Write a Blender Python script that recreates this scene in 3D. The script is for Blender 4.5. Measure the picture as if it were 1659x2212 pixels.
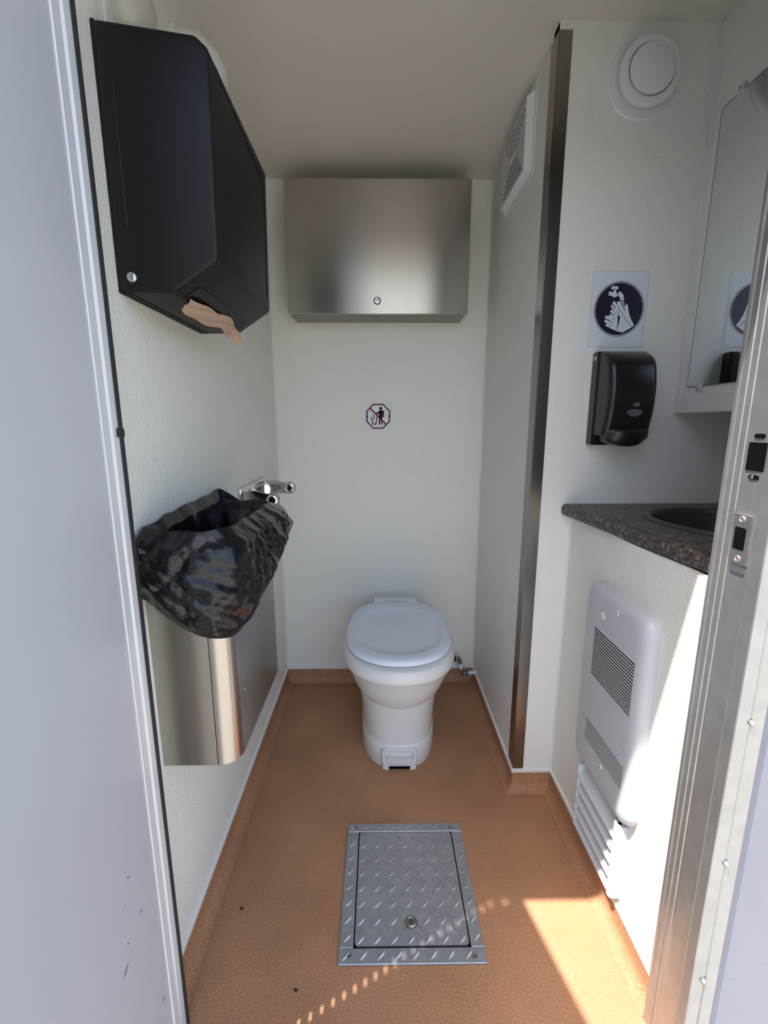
import bpy, bmesh, math, random
from mathutils import Vector, Matrix, noise

# ------------------------------------------------------------------ camera, sky, sun, exposure
SC = bpy.context.scene
for o in list(bpy.data.objects):
    bpy.data.objects.remove(o)
COL = SC.collection

CAM_H = 1.18
R_ = Vector((0.9999509, -0.0098410, -0.0011726))
F_ = Vector((0.0096544, 0.9808223, -0.1946689))
F_.normalize()
R_ = (R_ - F_ * R_.dot(F_)).normalized()
U_ = R_.cross(F_)
cam_d = bpy.data.cameras.new('camera')
cam_d.sensor_fit = 'VERTICAL'
cam_d.sensor_height = 24.0
cam_d.lens = 966.1438 * 24.0 / 2212.0
cam_d.clip_start = 0.02
cam = bpy.data.objects.new('camera', cam_d)
COL.objects.link(cam)
cam.matrix_world = Matrix(((R_.x, U_.x, -F_.x, 0), (R_.y, U_.y, -F_.y, 0), (R_.z, U_.z, -F_.z, CAM_H), (0, 0, 0, 1)))
SC.camera = cam

SUN_DIR = Vector((0.366, 0.186, -1.0)).normalized()          # direction the light travels
SUN_ELEV = math.asin(-SUN_DIR.z)
SKY_STRENGTH = 0.56
SUN_STRENGTH = 11.5
EXPOSURE = 0.24

world = bpy.data.worlds.new('world')
SC.world = world
world.use_nodes = True
wn = world.node_tree
wn.nodes.clear()
sky = wn.nodes.new('ShaderNodeTexSky')
sky.sky_type = 'NISHITA'
sky.sun_disc = False
sky.sun_elevation = SUN_ELEV
sky.sun_rotation = math.atan2(-SUN_DIR.x, -SUN_DIR.y)
sky.air_density = 1.0
sky.dust_density = 2.5
bg = wn.nodes.new('ShaderNodeBackground')
bg.inputs['Strength'].default_value = SKY_STRENGTH
wo = wn.nodes.new('ShaderNodeOutputWorld')
tint = wn.nodes.new('ShaderNodeMix')
tint.data_type = 'RGBA'
tint.blend_type = 'MULTIPLY'
tint.inputs[0].default_value = 1.0
tint.inputs[7].default_value = (1.06, 1.0, 0.93, 1)          # camera white balance, the same over the whole sky
wn.links.new(sky.outputs[0], tint.inputs[6])
wn.links.new(tint.outputs[2], bg.inputs[0])
wn.links.new(bg.outputs[0], wo.inputs[0])

sun_d = bpy.data.lights.new('sun', 'SUN')
sun_d.energy = SUN_STRENGTH
sun_d.angle = math.radians(0.53)
sun_d.color = (1.0, 0.955, 0.89)
sun = bpy.data.objects.new('sun', sun_d)
COL.objects.link(sun)
sun.rotation_euler = SUN_DIR.to_track_quat('-Z', 'Y').to_euler()
sun.location = (-3, -2, 8)

SC.cycles.max_bounces = 16
SC.cycles.diffuse_bounces = 10
SC.cycles.glossy_bounces = 6
SC.view_settings.view_transform = 'Standard'
SC.view_settings.look = 'None'
SC.view_settings.gamma = 1.0
SC.view_settings.exposure = EXPOSURE
SC.view_settings.use_curve_mapping = False

# ------------------------------------------------------------------ materials
MATS = {}


def mat(name, color, rough=0.5, metal=0.0, spec=0.5, bump=None, vary=None, aniso=None, coat=0.0):
    """bump=(scale, strength, distance[, kind]); vary=(scale, colour2, contrast)"""
    m = bpy.data.materials.new(name)
    m.use_nodes = True
    nt = m.node_tree
    b = nt.nodes['Principled BSDF']
    b.inputs['Base Color'].default_value = (*color, 1)
    b.inputs['Roughness'].default_value = rough
    b.inputs['Metallic'].default_value = metal
    b.inputs['Specular IOR Level'].default_value = spec
    b.inputs['Coat Weight'].default_value = coat
    tc = nt.nodes.new('ShaderNodeTexCoord')
    if aniso is not None:
        b.inputs['Anisotropic'].default_value = aniso
    if vary:
        n = nt.nodes.new('ShaderNodeTexNoise')
        n.inputs['Scale'].default_value = vary[0]
        n.inputs['Detail'].default_value = 4
        nt.links.new(tc.outputs['Object'], n.inputs['Vector'])
        cr = nt.nodes.new('ShaderNodeValToRGB')
        c = vary[2]
        cr.color_ramp.elements[0].position = 0.5 - c
        cr.color_ramp.elements[1].position = 0.5 + c
        cr.color_ramp.elements[0].color = (*vary[1], 1)
        cr.color_ramp.elements[1].color = (*color, 1)
        nt.links.new(n.outputs['Fac'], cr.inputs['Fac'])
        nt.links.new(cr.outputs['Color'], b.inputs['Base Color'])
    if bump:
        kind = bump[3] if len(bump) > 3 else 'noise'
        if kind == 'noise':
            n = nt.nodes.new('ShaderNodeTexNoise')
            n.inputs['Detail'].default_value = 2
            out = n.outputs['Fac']
        else:
            n = nt.nodes.new('ShaderNodeTexVoronoi')
            n.feature = 'SMOOTH_F1'
            out = n.outputs['Distance']
        n.inputs['Scale'].default_value = bump[0]
        if len(bump) > 4:
            mp = nt.nodes.new('ShaderNodeMapping')
            mp.inputs['Scale'].default_value = bump[4]
            nt.links.new(tc.outputs['Object'], mp.inputs['Vector'])
            nt.links.new(mp.outputs['Vector'], n.inputs['Vector'])
        else:
            nt.links.new(tc.outputs['Object'], n.inputs['Vector'])
        bp = nt.nodes.new('ShaderNodeBump')
        bp.inputs['Strength'].default_value = bump[1]
        bp.inputs['Distance'].default_value = bump[2]
        nt.links.new(out, bp.inputs['Height'])
        nt.links.new(bp.outputs['Normal'], b.inputs['Normal'])
    MATS[name] = m
    return m


mat('wall', (0.75, 0.75, 0.70), 0.42, bump=(280, 0.8, 0.0020, 'noise', (1, 1, 0.6)))
mat('ceiling', (0.64, 0.61, 0.55), 0.5, bump=(330, 0.35, 0.0012))
mat('white_trim', (0.72, 0.72, 0.69), 0.4)
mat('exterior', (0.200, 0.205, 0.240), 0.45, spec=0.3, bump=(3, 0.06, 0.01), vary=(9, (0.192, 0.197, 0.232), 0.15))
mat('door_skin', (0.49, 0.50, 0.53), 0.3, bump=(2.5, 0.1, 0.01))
mat('scuff', (0.22, 0.23, 0.25), 0.6)
mat('ground', (0.33, 0.32, 0.29), 0.9, vary=(3, (0.27, 0.26, 0.24), 0.3))
mat('alu_light', (0.76, 0.77, 0.78), 0.40, metal=0.3)
mat('alu', (0.40, 0.40, 0.395), 0.36, metal=0.8, bump=(40, 0.25, 0.001, 'noise', (1, 1, 0.03)), vary=(30, (0.33, 0.33, 0.33), 0.25))
mat('steel_plate', (0.62, 0.64, 0.67), 0.35, metal=1.0, vary=(60, (0.5, 0.52, 0.55), 0.2))
mat('dark_hole', (0.004, 0.0035, 0.0035), 0.9, spec=0.05)
mat('seal', (0.02, 0.02, 0.022), 0.7)
mat('copper_screw', (0.62, 0.48, 0.42), 0.4, metal=0.9)
mat('chrome', (0.75, 0.74, 0.73), 0.07, metal=1.0)
mat('screw', (0.55, 0.55, 0.56), 0.3, metal=1.0)
mat('black_plastic', (0.0060, 0.0062, 0.0075), 0.5, spec=0.3, bump=(900, 0.2, 0.0006))
mat('black_gloss', (0.010, 0.010, 0.011), 0.28, bump=(900, 0.06, 0.0004))
mat('grey_smoke', (0.08, 0.085, 0.09), 0.25)
mat('paper_brown', (0.80, 0.60, 0.45), 0.85, vary=(60, (0.74, 0.55, 0.40), 0.3))
mat('bag', (0.006, 0.006, 0.008), 0.20, spec=0.42)
mat('porcelain', (0.68, 0.675, 0.665), 0.22)
mat('seat_plastic', (0.69, 0.73, 0.82), 0.28)
mat('pipe_grey', (0.07, 0.085, 0.085), 0.5)
mat('pipe_white', (0.62, 0.64, 0.62), 0.4)
mat('plastic_white', (0.70, 0.71, 0.70), 0.38)
mat('heater_white', (0.48, 0.50, 0.54), 0.35)
mat('louvre_white', (0.54, 0.55, 0.59), 0.4)
mat('sign_white', (0.66, 0.69, 0.76), 0.35)
mat('laminate', (0.64, 0.66, 0.66), 0.2)
mat('navy', (0.008, 0.008, 0.022), 0.4)
mat('sign_red', (0.17, 0.004, 0.012), 0.7, spec=0.15)
mat('sign_black', (0.004, 0.004, 0.005), 0.7, spec=0.15)
mat('mirror', (0.80, 0.83, 0.83), 0.01, metal=1.0)
mat('mirror_edge', (0.05, 0.06, 0.055), 0.3)
mat('clip', (0.55, 0.55, 0.52), 0.2)
mat('sink', (0.055, 0.043, 0.042), 0.35)
mat('light_lens', (0.50, 0.48, 0.42), 0.3)
mat('leaf', (0.02, 0.022, 0.01), 0.8)
mat('lock_brass', (0.33, 0.31, 0.28), 0.35, metal=1.0)


def brushed(name, color, rough, axis, tint=0.012):
    """brushed steel: fine streaks along one object axis"""
    m = mat(name, color, rough, metal=1.0)
    nt = m.node_tree
    b = nt.nodes['Principled BSDF']
    tc = nt.nodes.new('ShaderNodeTexCoord')
    mp = nt.nodes.new('ShaderNodeMapping')
    sc = [700, 700, 700]
    sc[axis] = 6
    mp.inputs['Scale'].default_value = sc
    n = nt.nodes.new('ShaderNodeTexNoise')
    n.inputs['Scale'].default_value = 1.0
    n.inputs['Detail'].default_value = 3
    nt.links.new(tc.outputs['Object'], mp.inputs['Vector'])
    nt.links.new(mp.outputs['Vector'], n.inputs['Vector'])
    mr = nt.nodes.new('ShaderNodeMapRange')
    mr.inputs['To Min'].default_value = rough - tint
    mr.inputs['To Max'].default_value = rough + tint
    nt.links.new(n.outputs['Fac'], mr.inputs['Value'])
    nt.links.new(mr.outputs[0], b.inputs['Roughness'])
    bp = nt.nodes.new('ShaderNodeBump')
    bp.inputs['Strength'].default_value = 0.03
    bp.inputs['Distance'].default_value = 0.0003
    nt.links.new(n.outputs['Fac'], bp.inputs['Height'])
    nt.links.new(bp.outputs['Normal'], b.inputs['Normal'])
    return m


m_ = brushed('steel_x', (0.50, 0.475, 0.455), 0.31, 0)
b_ = m_.node_tree.nodes['Principled BSDF']
b_.inputs['Anisotropic'].default_value = 0.85                # horizontal brushing smears reflections up and down
b_.inputs['Anisotropic Rotation'].default_value = 0.25
tg_ = m_.node_tree.nodes.new('ShaderNodeTangent')
tg_.direction_type = 'RADIAL'
tg_.axis = 'Z'
m_.node_tree.links.new(tg_.outputs[0], b_.inputs['Tangent'])
brushed('steel_shaded', (0.27, 0.25, 0.23), 0.35, 0)  # same metal as the cabinet door, with the underside's shade put into the colour
brushed('steel_z', (0.42, 0.385, 0.345), 0.27, 2)
brushed('guard_z', (0.30, 0.27, 0.245), 0.24, 2)


def floor_material():
    m = mat('floor_vinyl', (0.32, 0.175, 0.10), 0.6, spec=0.3)
    nt = m.node_tree
    b = nt.nodes['Principled BSDF']
    tc = nt.nodes.new('ShaderNodeTexCoord')
    n1 = nt.nodes.new('ShaderNodeTexNoise')
    n1.inputs['Scale'].default_value = 420
    n1.inputs['Detail'].default_value = 3
    n2 = nt.nodes.new('ShaderNodeTexNoise')
    n2.inputs['Scale'].default_value = 5
    n2.inputs['Detail'].default_value = 4
    for n in (n1, n2):
        nt.links.new(tc.outputs['Object'], n.inputs['Vector'])
    cr = nt.nodes.new('ShaderNodeValToRGB')
    e = cr.color_ramp.elements
    e[0].position = 0.36
    e[0].color = (0.26, 0.122, 0.062, 1)
    e[1].position = 0.66
    e[1].color = (0.51, 0.272, 0.148, 1)
    nt.links.new(n1.outputs['Fac'], cr.inputs['Fac'])
    mr = nt.nodes.new('ShaderNodeMapRange')
    mr.inputs['From Min'].default_value = 0.35
    mr.inputs['From Max'].default_value = 0.65
    mr.inputs['To Min'].default_value = 0.90
    mr.inputs['To Max'].default_value = 1.08
    nt.links.new(n2.outputs['Fac'], mr.inputs['Value'])
    mx = nt.nodes.new('ShaderNodeVectorMath')
    mx.operation = 'SCALE'
    nt.links.new(cr.outputs['Color'], mx.inputs[0])
    nt.links.new(mr.outputs[0], mx.inputs['Scale'])
    nt.links.new(mx.outputs[0], b.inputs['Base Color'])
    bp = nt.nodes.new('ShaderNodeBump')
    bp.inputs['Strength'].default_value = 0.35
    bp.inputs['Distance'].default_value = 0.001
    nt.links.new(n1.outputs['Fac'], bp.inputs['Height'])
    nt.links.new(bp.outputs['Normal'], b.inputs['Normal'])


floor_material()


def counter_material():
    m = mat('counter_laminate', (0.06, 0.05, 0.048), 0.4)
    nt = m.node_tree
    b = nt.nodes['Principled BSDF']
    tc = nt.nodes.new('ShaderNodeTexCoord')
    n1 = nt.nodes.new('ShaderNodeTexNoise')
    n1.inputs['Scale'].default_value = 95
    n1.inputs['Detail'].default_value = 6
    n1.inputs['Roughness'].default_value = 0.7
    nt.links.new(tc.outputs['Object'], n1.inputs['Vector'])
    cr = nt.nodes.new('ShaderNodeValToRGB')
    e = cr.color_ramp.elements
    e[0].position = 0.42
    e[0].color = (0.030, 0.026, 0.027, 1)
    e[1].position = 0.70
    e[1].color = (0.33, 0.27, 0.21, 1)
    k = e.new(0.54)
    k.color = (0.085, 0.07, 0.062, 1)
    nt.links.new(n1.outputs['Fac'], cr.inputs['Fac'])
    nt.links.new(cr.outputs['Color'], b.inputs['Base Color'])


counter_material()


def tread_material():
    mat('tread_plate', (0.42, 0.435, 0.455), 0.36, metal=0.65, vary=(35, (0.34, 0.355, 0.375), 0.2),
        bump=(300, 0.15, 0.0006))


tread_material()


# ------------------------------------------------------------------ mesh helpers
def obj(name, bm, material, parent=None, smooth=None, kind=None):
    bmesh.ops.recalc_face_normals(bm, faces=bm.faces)
    me = bpy.data.meshes.new(name)
    bm.to_mesh(me)
    bm.free()
    me.materials.append(MATS[material])
    if smooth is not None:
        for p in me.polygons:
            p.use_smooth = True
        me.set_sharp_from_angle(angle=math.radians(smooth))
    o = bpy.data.objects.new(name, me)
    COL.objects.link(o)
    if parent:
        o.parent = parent
        o.matrix_parent_inverse = parent.matrix_world.inverted() if False else Matrix.Translation(-Vector(parent['origin']) if 'origin' in parent else Vector((0, 0, 0)))
    if kind:
        o['kind'] = kind
    return o


def tag(o, label, cat, group=None):
    o['label'] = label
    o['category'] = cat
    if group:
        o['group'] = group
    return o


EMPTIES = []


def thing(name, label=None, cat=None, loc=(0, 0, 0), group=None, kind=None):
    """an Empty at the thing's base; child meshes are written in world coordinates"""
    o = bpy.data.objects.new(name, None)
    o.empty_display_size = 0.05
    COL.objects.link(o)
    o.location = loc
    o['origin'] = list(loc)
    EMPTIES.append(o)
    if label:
        o['label'] = label
    if cat:
        o['category'] = cat
    if group:
        o['group'] = group
    if kind:
        o['kind'] = kind
    return o


def box(bm, x0, x1, y0, y1, z0, z1):
    v = [bm.verts.new(p) for p in ((x0, y0, z0), (x1, y0, z0), (x1, y1, z0), (x0, y1, z0),
                                   (x0, y0, z1), (x1, y0, z1), (x1, y1, z1), (x0, y1, z1))]
    for f in ((0, 3, 2, 1), (4, 5, 6, 7), (0, 1, 5, 4), (1, 2, 6, 5), (2, 3, 7, 6), (3, 0, 4, 7)):
        bm.faces.new([v[i] for i in f])
    return v


def bxm(*a):
    bm = bmesh.new()
    box(bm, *a)
    return bm


def rbox(x0, x1, y0, y1, z0, z1, r=0.003, seg=2):
    bm = bxm(x0, x1, y0, y1, z0, z1)
    bmesh.ops.bevel(bm, geom=list(bm.edges), offset=r, segments=seg, profile=0.5, affect='EDGES')
    return bm


def prism(bm, pts, axis, a, b):
    """polygon pts (2-D, the two other axes in xyz order) extruded along axis from a to b"""
    def mk(p, t):
        c = list(p)
        c.insert(axis, t)
        return bm.verts.new(c)
    lo = [mk(p, a) for p in pts]
    hi = [mk(p, b) for p in pts]
    n = len(pts)
    bm.faces.new(lo)
    bm.faces.new(hi[::-1])
    for i in range(n):
        bm.faces.new((lo[i], hi[i], hi[(i + 1) % n], lo[(i + 1) % n]))
    return lo, hi


def prm(pts, axis, a, b):
    bm = bmesh.new()
    prism(bm, pts, axis, a, b)
    return bm


def rrect(u0, u1, v0, v1, r, n=6):
    out = []
    for cu, cv, a0 in ((u1 - r, v1 - r, 0), (u0 + r, v1 - r, 90), (u0 + r, v0 + r, 180), (u1 - r, v0 + r, 270)):
        for i in range(n + 1):
            a = math.radians(a0 + 90 * i / n)
            out.append((cu + r * math.cos(a), cv + r * math.sin(a)))
    return out


def loft(bm, rings, cap0=True, cap1=True, closed=True):
    vs = [[bm.verts.new(p) for p in r] for r in rings]
    n = len(vs[0])
    for a, b in zip(vs, vs[1:]):
        for i in range(n if closed else n - 1):
            j = (i + 1) % n
            bm.faces.new((a[i], a[j], b[j], b[i]))
    if cap0:
        bm.faces.new(vs[0][::-1])
    if cap1:
        bm.faces.new(vs[-1])
    return vs


def tube(bm, path, r, seg=12, caps=True):
    path = [Vector(p) for p in path]
    rings = []
    up = Vector((0, 0, 1))
    t0 = (path[1] - path[0]).normalized()
    nrm = t0.orthogonal().normalized()
    for i, p in enumerate(path):
        if i == 0:
            t = t0
        elif i == len(path) - 1:
            t = (path[i] - path[i - 1]).normalized()
        else:
            t = ((path[i + 1] - p).normalized() + (p - path[i - 1]).normalized()).normalized()
        nrm = (nrm - t * nrm.dot(t)).normalized()
        b = t.cross(nrm)
        rr = r[i] if isinstance(r, (list, tuple)) else r
        rings.append([p + (nrm * math.cos(2 * math.pi * k / seg) + b * math.sin(2 * math.pi * k / seg)) * rr for k in range(seg)])
    loft(bm, rings, caps, caps)


def tbm(path, r, seg=12):
    bm = bmesh.new()
    tube(bm, path, r, seg)
    return bm


def lathe(bm, prof, c, axis, sgn=1, seg=40, caps=True):
    """prof = [(radius, height)], revolve about axis through c, height along sgn*axis"""
    ax = [(1, 2), (2, 0), (0, 1)][axis]
    rings = []
    for r, h in prof:
        ring = []
        for k in range(seg):
            a = 2 * math.pi * k / seg
            p = [0, 0, 0]
            p[axis] = c[axis] + sgn * h
            p[ax[0]] = c[ax[0]] + r * math.cos(a)
            p[ax[1]] = c[ax[1]] + r * math.sin(a)
            ring.append(p)
        rings.append(ring)
    loft(bm, rings, caps, caps)


def lbm(prof, c, axis, sgn=1, seg=40):
    bm = bmesh.new()
    lathe(bm, prof, c, axis, sgn, seg)
    return bm


def stroke(bm, pts, w, tomap):
    """a flat polyline of width w; tomap turns (u, v) into a world point"""
    for (a, b) in zip(pts, pts[1:]):
        d = Vector((b[0] - a[0], b[1] - a[1]))
        if d.length < 1e-7:
            continue
        d.normalize()
        n = Vector((-d.y, d.x)) * w / 2
        e = d * w * 0.3
        q = [(a[0] + n.x - e.x, a[1] + n.y - e.y), (a[0] - n.x - e.x, a[1] - n.y - e.y), (b[0] - n.x + e.x, b[1] - n.y + e.y), (b[0] + n.x + e.x, b[1] + n.y + e.y)]
        bm.faces.new([bm.verts.new(tomap(*p)) for p in q])


# ------------------------------------------------------------------ dimensions of the room
LW, PW, BW, AW = -0.43, 0.433, 1.90, 1.265       # left wall x, partition x, back wall y, alcove wall y
VX, RX, FY, EY = 0.557, 1.0, 0.683, 0.575        # vanity panel x, right wall x, front wall inner and outer y
OPL, OPR, OPT = -0.391, 0.535, 1.91              # door opening
COVE = 0.065


def ceil_z(y):
    return 2.083 + (1.90 - y) * 0.055


# ------------------------------------------------------------------ setting
def struct(name, bm, m, smooth=None, parent=None):
    o = obj(name, bm, m, parent, smooth)
    if parent is None:
        o['kind'] = 'structure'
    return o


struct('ground', bxm(-14, 14, -16, 12, -0.72, -0.62), 'ground')
struct('floor', bxm(-0.47, 1.04, 0.577, 1.94, -0.05, 0.0), 'floor_vinyl')
struct('wall_left', bxm(LW - 0.04, LW, FY, BW + 0.04, 0.0, 2.2), 'wall')
struct('wall_back', bxm(LW, PW, BW, BW + 0.04, 0.0, 2.2), 'wall')
struct('wall_partition', bxm(PW, PW + 0.035, AW + 0.001, BW, 0.0, 2.2), 'wall')
struct('wall_alcove', bxm(PW, RX + 0.04, AW, AW + 0.035, 0.0, 2.2), 'wall')
struct('wall_right', bxm(RX, RX + 0.04, FY, AW, 0.0, 2.2), 'wall')
bm = bmesh.new()
v = box(bm, LW - 0.04, RX + 0.04, EY, BW + 0.04, 2.1, 2.32)
for q in v[:4]:
    q.co.z = ceil_z(q.co.y)
struct('ceiling', bm, 'ceiling')
# front wall: exterior skin with the door opening
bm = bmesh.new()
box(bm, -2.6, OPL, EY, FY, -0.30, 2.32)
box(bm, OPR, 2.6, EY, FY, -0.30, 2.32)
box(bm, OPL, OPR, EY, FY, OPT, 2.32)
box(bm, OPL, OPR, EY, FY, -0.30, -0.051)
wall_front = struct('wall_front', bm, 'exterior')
struct('header_sun_stop', bxm(OPL - 0.06, OPR + 0.06, EY - 0.020, EY, OPT, OPT + 0.03), 'alu', None, wall_front)  # unseen strip added to stop sun slipping between header and open door


def cove(name, p0, p1, inward, m0=0.0, m1=0.0):
    """vinyl floor coved up the wall: p0->p1 along the wall foot, inward = unit normal into the room"""
    p0, p1, n = Vector((*p0, 0)), Vector((*p1, 0)), Vector((*inward, 0))
    r = 0.028
    prof = [(0.004, COVE), (0.004, r)]
    for i in range(1, 7):
        a = math.pi / 2 * i / 6
        prof.append((0.004 + r - r * math.cos(a), r - r * math.sin(a) + 0.0015))
    prof += [(0.0, 0.0005), (0.0, COVE)]
    d = (p1 - p0).normalized()
    bm = bmesh.new()
    ra = [p0 + d * (m0 * h) + n * h + Vector((0, 0, z)) for h, z in prof]
    rb = [p1 - d * (m1 * h) + n * h + Vector((0, 0, z)) for h, z in prof]
    loft(bm, [ra, rb])
    o = struct(name, bm, 'floor_vinyl', 40)
    bm = bmesh.new()
    prof = [(0.0, COVE - 0.001), (0.0065, COVE - 0.001), (0.0065, COVE + 0.0085), (0.002, COVE + 0.011), (0.0, COVE + 0.011)]
    loft(bm, [[p0 + d * (m0 * h) + n * h + Vector((0, 0, z)) for h, z in prof], [p1 - d * (m1 * h) + n * h + Vector((0, 0, z)) for h, z in prof]])
    struct('cap_strip', bm, 'white_trim', None, o)
    return o


cove('baseboard_left', (LW, FY), (LW, BW), (1, 0), 0, 1)
cove('baseboard_back', (LW, BW), (PW, BW), (0, -1), 1, 1)
cove('baseboard_partition', (PW, BW), (PW, AW), (-1, 0), 1, -1)
cove('baseboard_alcove', (PW, AW), (VX, AW), (0, -1), -1, 1)
cove('baseboard_right', (VX, AW), (VX, FY), (-1, 0), 1, 0)

# thin white corner beads
def bead(name, x, y, sx, sy, z0, z1):
    w = 0.006
    struct(name, prm([(x, y), (x + sx * w, y), (x + sx * w * 0.4, y + sy * w * 0.4), (x, y + sy * w)], 2, z0, z1), 'white_trim')


bead('trim_2', LW, BW, 1, -1, COVE, 2.085)
bead('trim_3', PW, BW, -1, -1, COVE, 2.085)
bead('trim_4', VX, AW, -1, -1, COVE + 0.01, 0.918)

# stainless guard round the partition corner
bm = prm([(PW - 0.0025, 1.312), (PW - 0.0025, AW - 0.0025), (PW + 0.031, AW - 0.0025), (PW + 0.031, AW + 0.0005), (PW + 0.0005, AW + 0.0005), (PW + 0.0005, 1.312)], 2, COVE + 0.003 - 0.05, 2.098)
es = [e for e in bm.edges if abs(e.verts[0].co.z - e.verts[1].co.z) > 1 and abs(e.verts[0].co.x - (PW - 0.0025)) < 1e-4 and abs(e.verts[0].co.y - (AW - 0.0025)) < 1e-4]
bmesh.ops.bevel(bm, geom=es, offset=0.002, segments=2, affect='EDGES')
g = obj('corner_guard', bm, 'guard_z', None, 30)
tag(g, 'tall brown-grey stainless steel corner guard on the partition corner', 'corner guard')

# ------------------------------------------------------------------ open door on the left
door = thing('door_1', 'white outward-opening door with grey aluminium edge at the left of the doorway', None, (-0.342, 0.563, 0.0), kind='structure')
DH = Vector((-0.3405, 0.563, 0))
DD = Vector((0.226, -0.974, 0)).normalized()
DN = Vector((DD.y, -DD.x, 0))                     # towards outer face (-x)
if DN.x > 0:
    DN = -DN


def dpt(s, t, z):
    p = DH + DD * s + DN * t
    return (p.x, p.y, z)


def dbox(bm, s0, s1, t0, t1, z0, z1):
    v = [bm.verts.new(dpt(*c)) for c in ((s0, t0, z0), (s1, t0, z0), (s1, t1, z0), (s0, t1, z0), (s0, t0, z1), (s1, t0, z1), (s1, t1, z1), (s0, t1, z1))]
    for f in ((0, 3, 2, 1), (4, 5, 6, 7), (0, 1, 5, 4), (1, 2, 6, 5), (2, 3, 7, 6), (3, 0, 4, 7)):
        bm.faces.new([v[i] for i in f])


bm = bmesh.new()
dbox(bm, 0.004, 0.86, 0.0, 0.036, -0.02, OPT)
obj('door_panel', bm, 'door_skin', door)
bm = bmesh.new()
dbox(bm, -0.0005, 0.004, -0.0015, 0.0375, -0.02, OPT)
obj('edge_trim', bm, 'alu_light', door)
# perforated hinge leaf bridging door edge and jamb: sunlight drops through its holes onto the floor
bm = bmesh.new()
hx0, hx1 = -0.394, -0.3915
ya, yb, hw = 0.530, 0.5745, 0.0072
yc = 0.5650
box(bm, hx0, hx1, ya, yc - hw, -0.02, OPT)
box(bm, hx0, hx1, yc + hw, yb + 0.0, -0.02, OPT)
holes = [0.56 + 0.060 * i for i in range(22)]
zz = -0.02
for h in holes:
    if h + hw > OPT - 0.02:
        break
    box(bm, hx0, hx1, yc - hw, yc + hw, zz, h - hw * 1.15)
    zz = h + hw * 1.15
box(bm, hx0, hx1, yc - hw, yc + hw, zz, OPT)
obj('hinge_leaf', bm, 'alu', door)
# scuff marks on the door skin
random.seed(4)
bm = bmesh.new()
for s, z, a, L in ((0.10, 0.62, 0.8, 0.012), (0.118, 0.60, -0.9, 0.006), (0.075, 0.535, 0.5, 0.011), (0.074, 0.525, 0.8, 0.005), (0.125, 0.55, 0.9, 0.010), (0.05, 0.30, 0.9, 0.010), (0.035, 0.318, 0.4, 0.016), (0.10, 0.33, 0.9, 0.008), (0.07, 0.42, 0.2, 0.006), (0.14, 0.53, 0.1, 0.02)):
    w = L * 0.13
    ds, dz = math.cos(a) * L / 2, math.sin(a) * L / 2
    ns, nz = -math.sin(a) * w, math.cos(a) * w
    q = [(s - ds, z - dz), (s + ns, z + nz), (s + ds, z + dz), (s - ns, z - nz)]
    bm.faces.new([bm.verts.new(dpt(u, -0.0004, vv)) for u, vv in q])
obj('scuff_marks', bm, 'scuff', door, kind='stuff')

# left jamb: aluminium extrusion with grooves
jl = thing('door_jamb', 'grooved aluminium hinge-side door jamb beside the open white door', 'door jamb', (OPL, 0.62, 0.0))
bm = prm([(OPL - 0.02, 0.579), (OPL + 0.001, 0.579), (OPL + 0.003, 0.628), (OPL - 0.0005, 0.630), (OPL - 0.0005, 0.634), (OPL + 0.004, 0.636),
          (OPL + 0.004, 0.656), (OPL + 0.0005, 0.658), (OPL + 0.0005, 0.662), (OPL + 0.004, 0.664), (OPL + 0.004, 0.684), (OPL - 0.035, 0.684), (OPL - 0.035, 0.6825)], 2, -0.02, OPT)
obj('jamb_extrusion', bm, 'alu_light', jl)
bm = bmesh.new()
box(bm, OPL + 0.001, OPL + 0.0062, 0.678, 0.6865, -0.02, OPT)
obj('rubber_seal', bm, 'seal', jl)
obj('latch_keeper', rbox(OPL + 0.002, OPL + 0.0078, 0.672, 0.688, 1.160, 1.173, 0.0015), 'seal', jl)

# ------------------------------------------------------------------ right door frame with strike plates
fr = thing('door_frame', 'worn aluminium door frame with two strike openings at the right', 'door frame', (OPR, 0.62, 0.0))
prof = [(0.535, 0.6835), (0.530, 0.6835), (0.529, 0.677), (0.5305, 0.674), (0.5300, 0.664), (0.5325, 0.6625), (0.5325, 0.6605), (0.5295, 0.659), (0.5290, 0.650), (0.5310, 0.6485), (0.5285, 0.646),
        (0.5270, 0.640), (0.5262, 0.606), (0.5240, 0.602), (0.5275, 0.5985), (0.5275, 0.594), (0.5200, 0.590), (0.5125, 0.588), (0.5115, 0.586), (0.5115, 0.568), (0.5125, 0.5665), (0.5300, 0.5655), (0.532, 0.567), (0.534, 0.5655), (0.5505, 0.5645), (0.5515, 0.566), (0.5515, 0.5745), (0.536, 0.5745)]
bm = prm(prof, 2, -0.04, OPT)
obj('jamb_extrusion', bm, 'alu', fr)


def jx(y):
    return 0.5262 + (y - 0.606) * (0.0008 / 0.034)


def jamb_plate(bm, pts, x0, x1):
    prism(bm, pts, 0, x0, x1)


# upper rectangular latch opening (dark box proud 0.2 mm inside the frame face)
bm = bmesh.new()
jamb_plate(bm, rrect(0.607, 0.6372, 1.1137, 1.1531, 0.001, 2), 0.5253, 0.530)
obj('strike_opening', bm, 'dark_hole', fr)
bm = bmesh.new()
for z in (1.1047, 1.162):
    jamb_plate(bm, rrect(0.6125, 0.630, z - 0.0032, z + 0.0032, 0.003, 5), 0.5253, 0.530)
    obj('screw_slot', bm, 'dark_hole', fr)
    bm = bmesh.new()
bm.free()
obj('slot_screw', lbm([(0.0001, 0.0012), (0.0022, 0.001), (0.0026, 0.0)], (0.5253, 0.6235, 1.1047), 0, -1, 12), 'screw', fr)
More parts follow.
